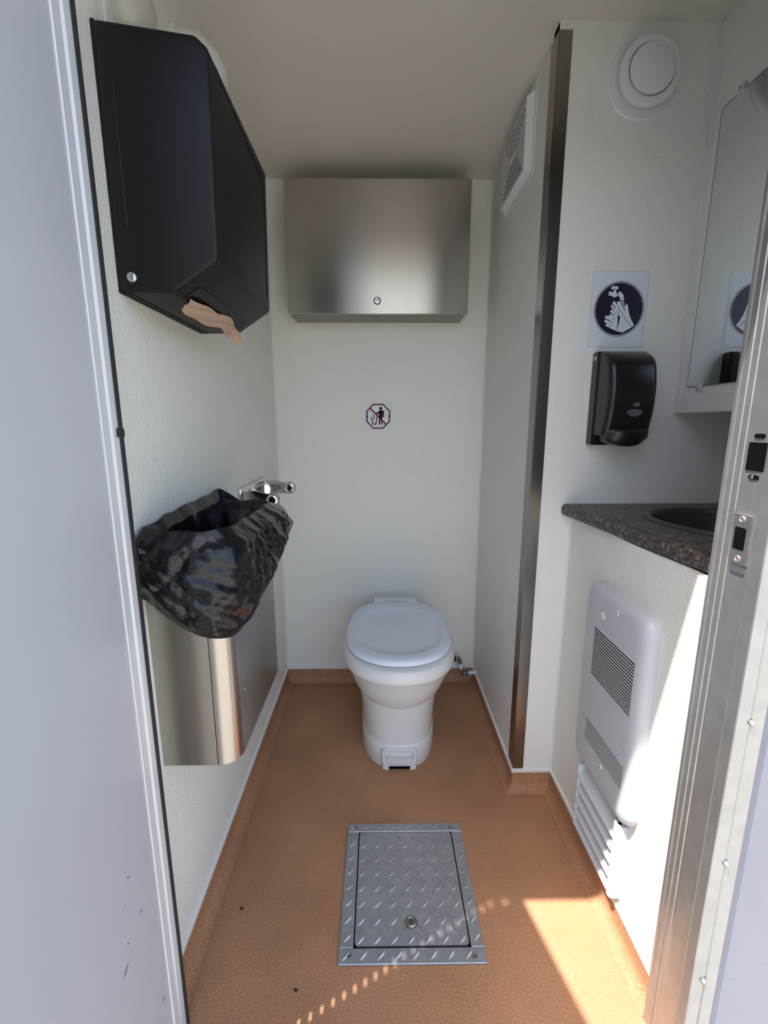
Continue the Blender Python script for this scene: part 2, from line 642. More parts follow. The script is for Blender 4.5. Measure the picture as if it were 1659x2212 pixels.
# lower strike plate
sp = obj('strike_plate', None or (lambda b: (jamb_plate(b, [(0.6075, 0.9775), (0.6375, 0.9750), (0.6400, 1.0500), (0.6095, 1.0500)], 0.5222, 0.5265), b)[1])(bmesh.new()), 'steel_plate', fr)
bm = bmesh.new()
jamb_plate(bm, rrect(0.6145, 0.6345, 0.9985, 1.0315, 0.002, 3), 0.5218, 0.5235)
so = obj('strike_hole', bm, 'dark_hole', sp)
for y, z in ((0.6244, 1.0435), (0.6226, 0.9852)):
    obj('screw', lbm([(0.0001, 0.0006), (0.0022, 0.0006), (0.0028, 0.0018), (0.0048, 0.0016), (0.0054, 0.0)], (0.5222, y, z), 0, -1, 20), 'copper_screw', sp, 40)
bm = bmesh.new()
jamb_plate(bm, rrect(0.6095, 0.6365, 0.9650, 0.9752, 0.003, 3), 0.5240, 0.5268)
obj('strike_tongue', bm, 'steel_plate', fr)
for x, z in ((0.5325, 0.985), (0.5325, 0.7575), (0.5318, 0.5139), (0.5285, 0.2822), (0.530, 1.22), (0.530, 1.46)):
    obj('rivet', lbm([(0.0048, 0.0), (0.0047, 0.002), (0.0038, 0.0036), (0.0022, 0.0044), (0.0001, 0.0046)], (x, 0.5652, z), 1, -1, 18), 'alu', fr, 50)
# scuffs on the outside skin
bm = bmesh.new()
for x, z, a, L in ((0.585, 0.27, 0.1, 0.006), (0.617, 0.215, -0.6, 0.004), (0.628, 0.205, -0.6, 0.004), (0.61, 0.20, -0.7, 0.004), (0.64, 0.30, 0.4, 0.004)):
    w = L * 0.16
    dx, dz, nx, nz = math.cos(a) * L / 2, math.sin(a) * L / 2, -math.sin(a) * w, math.cos(a) * w
    bm.faces.new([bm.verts.new((x + p, EY - 0.0004, z + q)) for p, q in ((-dx, -dz), (nx, nz), (dx, dz), (-nx, -nz))])
wf = bpy.data.objects['wall_front']
obj('scuff_marks', bm, 'scuff', wf, kind='stuff')

# ------------------------------------------------------------------ paper towel dispenser
TY0, TY1, TF = 0.797, 1.150, -0.262
td = thing('towel_dispenser', 'large black plastic paper towel dispenser high on the left wall', 'dispenser', (LW, 0.97, 1.388))
# side profile in x-z
pr = [(LW + 0.004, 1.392), (-0.338, 1.392), (TF, 1.441), (TF + 0.006, 1.735), (-0.275, 1.752), (LW + 0.004, 1.772)]
bm = prm(pr, 1, TY0, TY1)
bmesh.ops.bevel(bm, geom=list(bm.edges), offset=0.007, segments=3, profile=0.5, affect='EDGES')
cover = obj('cover', bm, 'black_plastic', td, 35)
bm = prm([(LW, 1.392), (LW + 0.006, 1.392), (LW + 0.006, 1.772), (LW, 1.772)], 1, TY0 + 0.003, TY1 - 0.003)
obj('back_plate', bm, 'black_plastic', td, 35)
# dark inner seam between cover and back plate
obj('seam', bxm(LW + 0.0165, LW + 0.0185, TY0 + 0.004, TY1 - 0.004, 1.3914, 1.393), 'dark_hole', td)
# moulded line on the side and front
obj('side_groove', rbox(-0.4040, -0.4025, TY0 - 0.0008, TY0 + 0.001, 1.487, 1.703, 0.0004, 1), 'black_gloss', cover)
bm = bmesh.new()
pts = [(TF + 0.0062, 0.829, 1.728), (TF + 0.0066, 1.124, 1.71), (TF + 0.0046, 1.131, 1.64), (TF + 0.0012, 1.131, 1.47)]
tube(bm, pts, 0.0016, 6)
obj('front_groove', bm, 'seal', cover)
obj('lock', lbm([(0.0085, 0.0), (0.0085, 0.002), (0.006, 0.0045), (0.0001, 0.0052)], (-0.404, TY0 + 0.0005, 1.4148), 1, -1, 20), 'screw', td, 50)
# paper slot: a raised lip frame and a dark opening across the bottom chamfer
c0, c1 = Vector((-0.338, 0, 1.392)), Vector((TF, 0, 1.441))
cu = (c1 - c0).normalized()
cn = Vector((cu.z, 0, -cu.x))


def ch(u, y, h):
    p = c0 + cu * u + cn * h
    return (p.x, y, p.z)


def slab(bm, pts, h0, h1):
    lo = [bm.verts.new(ch(u, y, h0)) for u, y in pts]
    hi = [bm.verts.new(ch(u, y, h1)) for u, y in pts]
    bm.faces.new(lo[::-1])
    bm.faces.new(hi)
    n = len(pts)
    for i in range(n):
        bm.faces.new((lo[i], lo[(i + 1) % n], hi[(i + 1) % n], hi[i]))


bm = bmesh.new()
slab(bm, rrect(0.002, 0.036, 0.832, 1.118, 0.010, 4), -0.001, 0.0016)
slot = obj('slot_lip', bm, 'black_plastic', td)
bm = bmesh.new()
slab(bm, [(0.0, 0.845), (0.012, 0.842), (0.018, 0.86), (0.018, 0.98), (0.012, 1.02), (0.016, 1.05), (0.012, 1.08), (0.0, 1.085)], 0.0, 0.0022)
obj('slot_opening', bm, 'dark_hole', slot)
# the brown paper sheet in the slot
bm = bmesh.new()
NU, NV = 34, 12
grid = []
for i in range(NU + 1):
    t = i / NU
    y = 0.842 + t * 0.275
    row = []
    wid = 0.024 + 0.012 * math.sin(math.pi * min(1, t * 1.15)) + 0.004 * math.sin(9 * t)
    up = 0.008 + 0.014 * math.sin(math.pi * t) ** 2 * (1 + 0.5 * math.sin(11 * t))
    drop = 0.003 + 0.006 * t ** 1.5 + (0.012 * max(0, (t - 0.88) / 0.12))
    for j in range(NV + 1):
        q = j / NV
        u = up - q * wid * (1.0 if t < 0.88 else 0.75)
        h = 0.003 + drop * math.sin(math.pi * q * 0.55) + 0.003 * abs(math.sin(q * 5 + t * 6))
        if t > 0.86:
            h += 0.006 * (t - 0.86) / 0.14
        row.append(bm.verts.new(ch(u, y, h)))
    grid.append(row)
for i in range(NU):
    for j in range(NV):
        bm.faces.new((grid[i][j], grid[i + 1][j], grid[i + 1][j + 1], grid[i][j + 1]))
bmesh.ops.solidify(bm, geom=list(bm.faces), thickness=0.0005)
tag(obj('paper_towel', bm, 'paper_brown', None, 60), 'crumpled brown paper towel hanging from the black dispenser slot', 'paper towel')

# ------------------------------------------------------------------ fixtures behind the towel dispenser
def dome(c, a, n=14, seg=36):
    """half ellipsoid bulging from the left wall"""
    bm = bmesh.new()
    rings = []
    for i in range(n + 1):
        t = math.pi / 2 * i / n
        x = max(LW, c[0] + a[0] * math.sin(t))
        r = max(0.01, math.cos(t))
        rings.append([(x, c[1] + a[1] * r * math.cos(2 * math.pi * k / seg), c[2] + a[2] * r * math.sin(2 * math.pi * k / seg)) for k in range(seg)])
    rings.insert(0, [(LW, p[1], p[2]) for p in rings[0]])
    loft(bm, rings)
    return bm


wl = thing('wall_light', 'white domed light fixture on the left wall peeking out behind the towel dispenser', 'light fixture', (LW, 1.185, 1.956))
obj('dome', dome((-0.422, 1.185, 1.956), (0.078, 0.090, 0.062)), 'plastic_white', wl, 60)
obj('base_ring', dome((-0.427, 1.185, 1.956), (0.012, 0.096, 0.068)), 'plastic_white', wl, 40)
obj('dark_clip', rbox(LW + 0.012, LW + 0.050, 1.258, 1.266, 1.935, 1.962, 0.002), 'pipe_grey', wl)
ms = thing('sensor_housing', 'grey rounded sensor housing on the left wall at the top edge above the towel dispenser', 'sensor', (LW, 0.9, 1.85))
obj('housing', dome((-0.425, 0.90, 1.855), (0.050, 0.050, 0.060)), 'light_lens', ms, 60)
obj('base_plate', rbox(LW, LW + 0.006, 0.838, 0.962, 1.785, 1.925, 0.002), 'plastic_white', ms)

# ------------------------------------------------------------------ stainless waste bin
BX, BY0, BY1, BZ0, BZ1 = -0.281, 0.777, 1.160, 0.514, 0.982
wb = thing('waste_bin', 'stainless steel wall bin with rounded corner on the left wall', 'waste bin', (LW, 0.97, BZ0))


def bin_outline(off=0.0, r=0.040, n=8):
    pts = [(LW, BY0 - off)]
    x1, y0, y1 = BX + off, BY0 - off, BY1 + off
    r = r + off
    for i in range(n + 1):
        a = math.radians(-90 + 90 * i / n)
        pts.append((x1 - r + r * math.cos(a), y0 + r + r * math.sin(a)))
    for i in range(n + 1):
        a = math.radians(90 * i / n)
        pts.append((x1 - r + r * math.cos(a), y1 - r + r * math.sin(a)))
    pts.append((LW, y1))
    return pts


bm = bmesh.new()
outer = [Vector((x, y, 0)) for x, y in bin_outline()]
inner = [Vector((min(x, BX - 0.0025) if x > LW + 0.01 else x, y, 0)) for x, y in bin_outline(-0.002)]
inner = [Vector((max(x, LW), y, 0)) for x, y in bin_outline(-0.002, 0.040)]
loft(bm, [[(p.x, p.y, BZ0 + 0.003) for p in inner], [(p.x, p.y, BZ0) for p in outer], [(p.x, p.y, BZ1) for p in outer], [(p.x, p.y, BZ1) for p in inner], [(p.x, p.y, BZ0 + 0.004) for p in inner]], True, True, True)
obj('bin_body', bm, 'steel_z', wb, 40)
obj('body_seam', bxm(BX - 0.0415, BX - 0.040, BY0 - 0.0007, BY0 + 0.001, BZ0, BZ1), 'seal', wb)
obj('rivet', lbm([(0.0022, 0.0), (0.0015, 0.0012), (0.0001, 0.0015)], (BX, BY0 + 0.065, 0.64), 0, 1, 10), 'screw', wb)

# black bag: a closed loop round the bin mouth, folded over the rim
def bag_loop(n):
    base = [Vector((x, y)) for x, y in bin_outline(0.0, 0.045)]
    base[0].x = base[-1].x = LW + 0.012
    pts = base + [base[0]]
    L = [0]
    for a, b in zip(pts, pts[1:]):
        L.append(L[-1] + (b - a).length)
    out = []
    k = 0
    for i in range(n):
        s = L[-1] * i / n
        while L[k + 1] < s:
            k += 1
        t = (s - L[k]) / (L[k + 1] - L[k])
        out.append((pts[k].lerp(pts[k + 1], t), s / L[-1]))
    return out


def ridged(p, f):
    v = 0
    a = 1
    for k in range(4):
        v += a * (1 - abs(noise.noise(p * f)) * 2.2)
        f *= 2.1
        a *= 0.5
    return v / 1.9


NS = 420
loop = bag_loop(NS)
cen = Vector((-0.36, 0.97))
off_seed = 1.3
rings_bag = []
TT = [(-1.0 + 0.1 * k) for k in range(10)] + [k / 56.0 for k in range(57)]
for t in TT:
    ring = []
    for i, (p, s) in enumerate(loop):
        q0, q1 = loop[(i - 2) % NS][0], loop[(i + 2) % NS][0]
        tg = (q1 - q0).normalized()
        n2 = Vector((tg.y, -tg.x))
        if n2.dot(p - cen) < 0:
            n2 = -n2
        atwall = max(0.0, min(1.0, (p.x - (LW + 0.012)) / 0.05))     # 0 along the wall side
        yy = (p.y - BY0) / (BY1 - BY0)
        w3 = Vector((p.x * 1.0, p.y * 1.0, t * 0.11))
        qa, qb = s * 1.07, t * 0.2
        crink = 0.0
        for kk, (fa, dg, fb, am) in enumerate(((15, 0.7, 4, 1.0), (19, -0.9, 5, 0.8), (30, 0.4, 8, 0.5), (27, -1.3, 11, 0.45), (62, 0.8, 26, 0.13))):
            crink += am * (abs(noise.noise(Vector(((qa + dg * qb) * fa, qb * fb, kk * 3.7)))) * 2.2 - 0.45)
        crink *= 0.55
        fold = noise.noise(Vector((s * 26, t * 1.3, 2.0)))
        fold2 = noise.noise(Vector((s * 60, t * 1.0 + 5, 7.0)))
        zr = 0.994 + 0.006 * noise.noise(Vector((s * 14, 0, 1))) + (0.012 * (1 - atwall) * (0.5 + yy)) - 0.012 * atwall * yy
        if t < 0:                                                    # inside, hanging down
            d = -t
            off = -0.006 - 0.045 * d ** 0.7 * (0.4 + 0.6 * atwall) + 0.014 * fold * min(1, d * 3)
            z = zr - 0.004 - 0.36 * d ** 1.3
            if p.x <= LW + 0.013:
                off = max(off, -0.05)
        else:
            corner = math.exp(-((p.x - (BX)) ** 2 + (p.y - (BY0 + 0.03)) ** 2) / 0.006)
            far = max(0.0, yy)
            if p.y < BY0 + 0.05 and atwall > 0.02:
                u_ = (p.x - LW) / (BX - LW)
                drop = 0.120 + 0.088 * math.sin(math.pi / 2 * min(1, u_)) ** 0.8
            else:
                drop = 0.208 - 0.030 * far - 0.085 * far ** 2
            bulge = 0.014 + 0.024 * math.sin(math.pi * min(1, t * 0.95)) ** 0.8 + 0.020 * far * math.sin(math.pi * min(1.0, t * 0.9 + 0.1))
            off = 0.002 + bulge * min(1, t * 5 + 0.12) * (1.0 if t < 0.9 else 1 - (t - 0.9) * 6.5)
            env = math.sin(math.pi * min(1, max(0, t) * 0.96 + 0.02))
            off += 0.007 * fold * env + 0.004 * fold2 * env + 0.0145 * crink * env
            if atwall < 0.02:
                off = min(off, 0.004)
                drop *= 0.2
            z = zr - drop * t ** 1.1 + 0.004 * fold * (1 - env)
        x = max(LW + 0.0015, p.x + n2.x * off)
        y = p.y + n2.y * off * (1.0 if atwall > 0.02 else 0.2)
        ring.append((x, y, z))
    rings_bag.append(ring)
bm = bmesh.new()
loft(bm, rings_bag, True, False)
bag = obj('bin_liner', bm, 'bag', None, 24)
tag(bag, 'crinkled black plastic bag folded over the mouth of the steel bin', 'bin bag')
# crinkle bump on the bag
nt = MATS['bag'].node_tree
b_ = nt.nodes['Principled BSDF']
tc = nt.nodes.new('ShaderNodeTexCoord')
n1 = nt.nodes.new('ShaderNodeTexNoise')
n1.noise_type = 'RIDGED_MULTIFRACTAL'
n1.inputs['Scale'].default_value = 38
n1.inputs['Detail'].default_value = 5
nt.links.new(tc.outputs['Object'], n1.inputs['Vector'])
bp = nt.nodes.new('ShaderNodeBump')
bp.inputs['Strength'].default_value = 0.42
bp.inputs['Distance'].default_value = 0.003
nt.links.new(n1.outputs['Fac'], bp.inputs['Height'])
nt.links.new(bp.outputs['Normal'], b_.inputs['Normal'])

# ------------------------------------------------------------------ chrome toilet roll holder
th = thing('toilet_roll_holder', 'empty chrome double-arm toilet roll holder on the left wall behind the bin bag', 'roll holder', (LW, 1.49, 0.95))
obj('back_plate', rbox(LW, LW + 0.010, 1.345, 1.645, 0.905, 0.985, 0.004), 'chrome', th, 40)
for y in (1.36, 1.625):
    bm = bmesh.new()
    # arm profile in x-z, extruded thinly in y
    pts = [(LW + 0.008, 0.925), (LW + 0.05, 0.928), (LW + 0.088, 0.930)]
    for k in range(13):
        a = math.radians(-110 + 200 * k / 12)
        pts.append((LW + 0.102 + 0.022 * math.cos(a), 0.950 + 0.022 * math.sin(a)))
    pts += [(LW + 0.085, 0.966), (LW + 0.045, 0.979), (LW + 0.008, 0.975)]
    prism(bm, pts, 1, y - 0.004, y + 0.004)
    bmesh.ops.bevel(bm, geom=list(bm.edges), offset=0.0015, segments=1, affect='EDGES')
    obj('arm', bm, 'chrome', th, 40)
    lbmk = lbm([(0.0185, 0), (0.0185, 0.006), (0.016, 0.009), (0.016, 0.012), (0.012, 0.014), (0.0115, 0.010), (0.0001, 0.010)], (LW + 0.102, y - 0.003, 0.950), 1, -1, 26)
    obj('spindle_hub', lbmk, 'chrome', th, 40)
    obj('hub_slot', rbox(LW + 0.0985, LW + 0.1055, y - 0.0165, y - 0.0125, 0.940, 0.960, 0.001), 'dark_hole', th)

# ------------------------------------------------------------------ stainless cabinet on the back wall
sc_ = thing('steel_cabinet', 'wide brushed stainless steel dispenser cabinet on the back wall above the toilet', 'cabinet', (0.0, BW, 1.572))
CX0, CX1, CF, CZ0, CZ1 = -0.3300, 0.3255, 1.752, 1.5735, 2.016
bm = rbox(CX0 + 0.003, CX1 - 0.003, CF + 0.012, BW, CZ0, CZ1 - 0.001, 0.002)
obj('cabinet_body', bm, 'steel_shaded', sc_, 40)
bm = rbox(CX0, CX1, CF, CF + 0.011, CZ0 + 0.0005, CZ1, 0.0022, 3)
cd = obj('cabinet_door', bm, 'steel_x', sc_, 40)
obj('lock', lbm([(0.0115, 0), (0.0115, 0.003), (0.0095, 0.005), (0.0085, 0.0042), (0.0085, 0.0015), (0.0001, 0.0015)], (-0.0065, CF, 1.6185), 1, -1, 26), 'chrome', cd, 40)
obj('lock_ring', lbm([(0.0135, 0), (0.0135, 0.0012), (0.0112, 0.0012), (0.0112, 0)], (-0.0065, CF + 0.0003, 1.6185), 1, -1, 26), 'seal', cd)
obj('keyhole', bxm(-0.0078, -0.0052, CF - 0.0022, CF - 0.001, 1.6135, 1.6235), 'dark_hole', cd)
obj('slot', bxm(-0.010, -0.003, 1.80, 1.806, CZ0 - 0.0005, CZ0 + 0.002), 'dark_hole', sc_)

# ------------------------------------------------------------------ no litter sign on the back wall
ns = thing('no_litter_sign', 'small square no-litter sign with red octagon on the back wall', 'sign', (-0.004, BW, 1.15))
SX, SZ, SCL = -0.0045, 1.2066, 0.1111 / 955.0
SYF = BW - 0.0022


def nm(u, v, dy=0.0):
    return (SX + (u - 787.5) * SCL, SYF - dy, SZ - (v - 835) * SCL * 0.985)


obj('plate', rbox(SX - 0.0555, SX + 0.0555, BW - 0.002, BW, SZ - 0.0565, SZ + 0.0565, 0.0008, 1), 'sign_white', ns)
oc = [(610, 405), (965, 405), (1190, 640), (1185, 1000), (950, 1240), (605, 1240), (380, 1000), (385, 640)]
bm = bmesh.new()
stroke(bm, oc + [oc[0]], 46, lambda u, v: nm(u, v, 0.0))
obj('octagon', bm, 'sign_red', ns)
bm = bmesh.new()
f = [(805, 640), (825, 606), (930, 604), (975, 628), (992, 690), (985, 850), (965, 862), (945, 850), (942, 700), (932, 850), (925, 1105), (905, 1116), (884, 1105), (878, 890), (858, 890), (848, 1105), (826, 1116), (802, 1105), (808, 850), (806, 700), (762, 746), (655, 748), (650, 700), (738, 696)]
bm.faces.new([bm.verts.new(nm(u, v, 0.0002)) for u, v in f])
bm.faces.new([bm.verts.new(nm(875 + 54 * math.cos(2 * math.pi * k / 20), 540 + 54 * math.sin(2 * math.pi * k / 20), 0.0002)) for k in range(20)])
obj('figure', bm, 'sign_black', ns)
bm = bmesh.new()
stroke(bm, [(545, 850), (590, 1098), (700, 1098), (735, 850)], 34, lambda u, v: nm(u, v, 0.0002))
obj('bin_symbol', bm, 'sign_black', ns)
for cx, cy, r, nme in ((615, 795, 24, 'litter_dot'), (645, 848, 24, 'litter_dot'), (630, 915, 24, 'litter_dot'), (395, 830, 32, 'fixing_hole'), (1168, 830, 30, 'fixing_hole')):
    bm = bmesh.new()
    bm.faces.new([bm.verts.new(nm(cx + r * math.cos(2 * math.pi * k / 14), cy + r * math.sin(2 * math.pi * k / 14), 0.0002)) for k in range(14)])
    obj(nme, bm, 'sign_black', ns)
bm = bmesh.new()
stroke(bm, [(490, 530), (1060, 1110)], 52, lambda u, v: nm(u, v, 0.0004))
obj('slash', bm, 'sign_red', ns)

# ------------------------------------------------------------------ toilet
TX = 0.066
toilet = thing('toilet', 'white pedestal toilet with closed pale lid against the back wall', 'toilet', (TX, 1.55, 0.0))


def oring(z, a, yf, yb, nf=2.2, nb=2.8, yc=None, n=64, dz=0.0):
    """plan outline: superellipse with its own front and back halves"""
    if yc is None:
        yc = yf + (yb - yf) * 0.42
    pts = []
    for k in range(n):
        t = 2 * math.pi * k / n
        c, s = math.cos(t), math.sin(t)
        e = nf if s < 0 else nb
        ex = 2.0 / e
        x = TX + a * math.copysign(abs(c) ** ex, c)
        y = yc + ((yb - yc) if s > 0 else (yc - yf)) * math.copysign(abs(s) ** ex, s)
        pts.append((x, y, z + dz * max(0, -s)))
    return pts


bm = bmesh.new()
loft(bm, [oring(0.085, 0.1315, 1.360, 1.84, 2.6, 4), oring(0.13, 0.1325, 1.359, 1.84, 2.6, 4), oring(0.20, 0.139, 1.353, 1.84, 2.5, 4), oring(0.245, 0.146, 1.344, 1.84, 2.4, 4), oring(0.30, 0.150, 1.345, 1.84, 2.4, 4)])
obj('pedestal', bm, 'porcelain', toilet, 60)
bm = bmesh.new()
loft(bm, [oring(0.0, 0.1335, 1.356, 1.845, 2.6, 4), oring(0.004, 0.135, 1.354, 1.845, 2.6, 4), oring(0.082, 0.135, 1.354, 1.845, 2.6, 4), oring(0.088, 0.1328, 1.3575, 1.845, 2.6, 4)])
obj('base_skirt', bm, 'porcelain', toilet, 50)
bm = bmesh.new()
loft(bm, [oring(0.222, 0.100, 1.385, 1.78), oring(0.236, 0.131, 1.346, 1.80), oring(0.258, 0.148, 1.322, 1.81), oring(0.29, 0.163, 1.300, 1.81), oring(0.325, 0.174, 1.284, 1.81), oring(0.355, 0.183, 1.270, 1.81), oring(0.372, 0.190, 1.260, 1.81), oring(0.380, 0.1935, 1.256, 1.81)])
obj('bowl', bm, 'porcelain', toilet, 60)
bm = bmesh.new()
loft(bm, [oring(0.377, 0.190, 1.260, 1.80), oring(0.379, 0.1955, 1.2535, 1.805), oring(0.386, 0.1975, 1.251, 1.805), oring(0.404, 0.1965, 1.252, 1.80), oring(0.418, 0.1935, 1.258, 1.795), oring(0.424, 0.188, 1.266, 1.79), oring(0.424, 0.17, 1.29, 1.77)])
obj('seat', bm, 'porcelain', toilet, 60)
bm = bmesh.new()
lf, lb = 1.282, 1.775
loft(bm, [oring(0.4265, 0.176, lf + 0.012, lb - 0.01), oring(0.4275, 0.184, lf + 0.001, lb), oring(0.432, 0.187, lf - 0.002, lb), oring(0.440, 0.1865, lf - 0.001, lb), oring(0.4465, 0.182, lf + 0.006, lb - 0.004), oring(0.449, 0.174, lf + 0.016, lb - 0.012),
          oring(0.449, 0.156, lf + 0.040, lb - 0.075), oring(0.4475, 0.150, lf + 0.047, lb - 0.083), oring(0.4435, 0.146, lf + 0.053, lb - 0.090), oring(0.4425, 0.12, lf + 0.09, lb - 0.13), oring(0.4425, 0.03, lf + 0.2, lb - 0.24)])
obj('lid', bm, 'seat_plastic', toilet, 50)
obj('hinge_block', rbox(TX - 0.092, TX + 0.092, 1.752, 1.815, 0.405, 0.449, 0.007, 3), 'seat_plastic', toilet, 40)
# flush pedal in its housing
bm = bmesh.new()


def pring(y, w, z0, z1, r):
    return [(x, y, z) for x, z in rrect(TX - w, TX + w, z0, z1, r, 5)]


loft(bm, [pring(1.372, 0.062, 0.012, 0.083, 0.02), pring(1.352, 0.062, 0.012, 0.083, 0.02), pring(1.3475, 0.059, 0.015, 0.080, 0.019), pring(1.347, 0.050, 0.032, 0.0745, 0.015), pring(1.357, 0.047, 0.036, 0.072, 0.014)])
obj('pedal_housing', bm, 'porcelain', toilet, 40)
bm = bmesh.new()
pts = []
for k in range(15):
    a = math.pi * k / 14
    pts.append((TX + 0.049 * math.cos(a), 1.354 - 0.020 * math.sin(a) ** 0.7))
prism(bm, pts, 2, 0.036, 0.048)
bmesh.ops.bevel(bm, geom=list(bm.edges), offset=0.002, segments=2, affect='EDGES')
obj('flush_pedal', bm, 'porcelain', toilet, 40)
obj('foot_notch', bxm(TX - 0.036, TX + 0.036, 1.3515, 1.40, 0.0005, 0.0135), 'dark_hole', toilet)
for s in (-1, 1):
    bm = bmesh.new()
    prism(bm, [(TX + s * 0.037, 1.3450), (TX + s * 0.058, 1.3530), (TX + s * 0.058, 1.36), (TX + s * 0.037, 1.36)], 2, 0.0, 0.016)
    obj('foot', bm, 'porcelain', toilet)

# ------------------------------------------------------------------ water pipe beside the toilet
wp = thing('water_pipe', 'short white water pipe with grey elbows between toilet and partition', 'pipe', (0.41, 1.84, 0.08))
obj('pipe', tbm([(PW, 1.825, 0.083), (0.388, 1.825, 0.080)], 0.0085, 14), 'pipe_white', wp, 50)
obj('pipe_collar', tbm([(0.394, 1.825, 0.0804), (0.384, 1.825, 0.0798)], 0.0108, 14), 'pipe_grey', wp, 50)
obj('pipe_collar', tbm([(0.3815, 1.825, 0.0797), (0.379, 1.825, 0.0796)], 0.0100, 14), 'pipe_white', wp, 50)
obj('elbow', tbm([(0.384, 1.825, 0.080), (0.374, 1.827, 0.080), (0.368, 1.832, 0.084), (0.365, 1.836, 0.092)], 0.0102, 14), 'pipe_grey', wp, 50)
obj('pipe', tbm([(0.366, 1.835, 0.090), (0.361, 1.853, 0.116)], 0.0078, 14), 'pipe_white', wp, 50)
obj('elbow', tbm([(0.3625, 1.850, 0.110), (0.359, 1.858, 0.124), (0.355, 1.861, 0.129), (0.349, 1.861, 0.130)], 0.0100, 14), 'pipe_grey', wp, 50)
obj('pipe_collar', tbm([(0.3485, 1.861, 0.130), (0.345, 1.861, 0.130)], 0.0095, 14), 'pipe_white', wp, 50)
obj('pipe_collar', tbm([(0.345, 1.861, 0.130), (0.335, 1.861, 0.130)], 0.0115, 14), 'sign_black', wp, 50)
obj('pipe', tbm([(0.336, 1.861, 0.130), (0.19, 1.861, 0.130)], 0.0085, 14), 'pipe_white', wp, 50)

# ------------------------------------------------------------------ floor hatch of tread plate
ht = thing('floor_hatch', 'grey diamond-plate metal access hatch in the brown floor', 'hatch', (0.07, 0.954, 0.0))
HX0, HX1, HY0, HY1 = -0.096, 0.2365, 0.776, 1.131
IX0, IX1, IY0, IY1 = -0.0605, 0.2035, 0.8115, 1.1005
HZ = 0.006
for nme, a in (('frame_bar', (HX0, HX1, HY0, IY0 - 0.004)), ('frame_bar', (HX0, HX1, IY1 + 0.003, HY1)), ('frame_bar', (HX0, IX0 - 0.003, IY0 - 0.0035, IY1 + 0.0025)), ('frame_bar', (IX1 + 0.003, HX1, IY0 - 0.0035, IY1 + 0.0025))):
    obj(nme, rbox(*a, 0.0002, HZ, 0.0012, 1), 'tread_plate', ht)
obj('gap', bxm(IX0 - 0.004, IX1 + 0.004, IY0 - 0.005, IY1 + 0.004, 0.0002, 0.0018), 'dark_hole', ht)
bm = prm(rrect(IX0, IX1, IY0, IY1, 0.008, 4), 2, 0.0015, HZ)
cv = obj('hatch_cover', bm, 'tread_plate', ht)


def lug(bm, x, y, a, L=0.0150, w=0.0034, h=0.0021, z=HZ):
    ca, sa = math.cos(a), math.sin(a)

    def P(u, v, k):
        return bm.verts.new((x + u * ca - v * sa, y + u * sa + v * ca, z + k))
    b0, b1, b2, b3, b4, b5 = P(-L, 0, 0), P(-L * 0.3, -w, 0), P(L * 0.3, -w, 0), P(L, 0, 0), P(L * 0.3, w, 0), P(-L * 0.3, w, 0)
    t0, t1 = P(-L * 0.45, 0, h), P(L * 0.45, 0, h)
    for fce in ((b0, b1, t0), (b1, b2, t1, t0), (b2, b3, t1), (b3, b4, t1), (b4, b5, t0, t1), (b5, b0, t0)):
        bm.faces.new(fce)


def lug_field(x0, x1, y0, y1, ox, oy, clear=None):
    bm = bmesh.new()
    pit = 0.0395
    for j in range(-2, 40):
        for i in range(-2, 40):
            for kk in (0, 1):
                x = x0 + ox + i * pit + kk * pit / 2
                y = y0 + oy + j * pit + kk * pit / 2
                if not (x0 + 0.006 < x < x1 - 0.006 and y0 + 0.006 < y < y1 - 0.006):
                    continue
                if clear and (x - clear[0]) ** 2 + (y - clear[1]) ** 2 < clear[2] ** 2:
                    continue
                a = math.radians(48 if kk == 0 else -52)
                mx = min(x - x0, x1 - x, y - y0, y1 - y)
                L = min(0.0150, mx * 1.25)
                lug(bm, x, y, a, L)
    return bm


obj('tread_pattern', lug_field(IX0, IX1, IY0, IY1, 0.014, 0.012, (0.0723, 0.8595, 0.02)), 'tread_plate', cv, kind='stuff')
bm = bmesh.new()
for a in ((HX0, HX1, HY0, IY0 - 0.004), (HX0, HX1, IY1 + 0.003, HY1), (HX0, IX0 - 0.003, IY0, IY1), (IX1 + 0.003, HX1, IY0, IY1)):
    b2 = lug_field(*a, 0.018, 0.017)
    tmp = bpy.data.meshes.new('t')
    b2.to_mesh(tmp)
    b2.free()
    bm.from_mesh(tmp)
    bpy.data.meshes.remove(tmp)
obj('frame_tread', bm, 'tread_plate', ht, kind='stuff')
obj('lock', lbm([(0.0125, 0), (0.0125, 0.0025), (0.010, 0.0045), (0.0085, 0.003), (0.0001, 0.003)], (0.0723, 0.8595, HZ), 2, 1, 24), 'lock_brass', cv, 40)
obj('lock_ring', lbm([(0.0155, 0), (0.0155, 0.0012), (0.0125, 0.0012), (0.0125, 0)], (0.0723, 0.8595, HZ), 2, 1, 24), 'lock_brass', cv)
for dx in (-0.0022, 0.0022):
    obj('lock_slot', bxm(0.0723 + dx - 0.0008, 0.0723 + dx + 0.0008, 0.8545, 0.8645, HZ + 0.002, HZ + 0.0036), 'dark_hole', cv)
for x, y in ((-0.0735, 1.1175), (0.2035, 1.1155), (-0.0715, 0.793), (0.211, 0.789)):
    obj('screw', lbm([(0.006, 0), (0.0055, 0.0012), (0.003, 0.0013), (0.0024, 0.0006), (0.0001, 0.0006)], (x, y, HZ), 2, 1, 16), 'lock_brass', ht, 40)

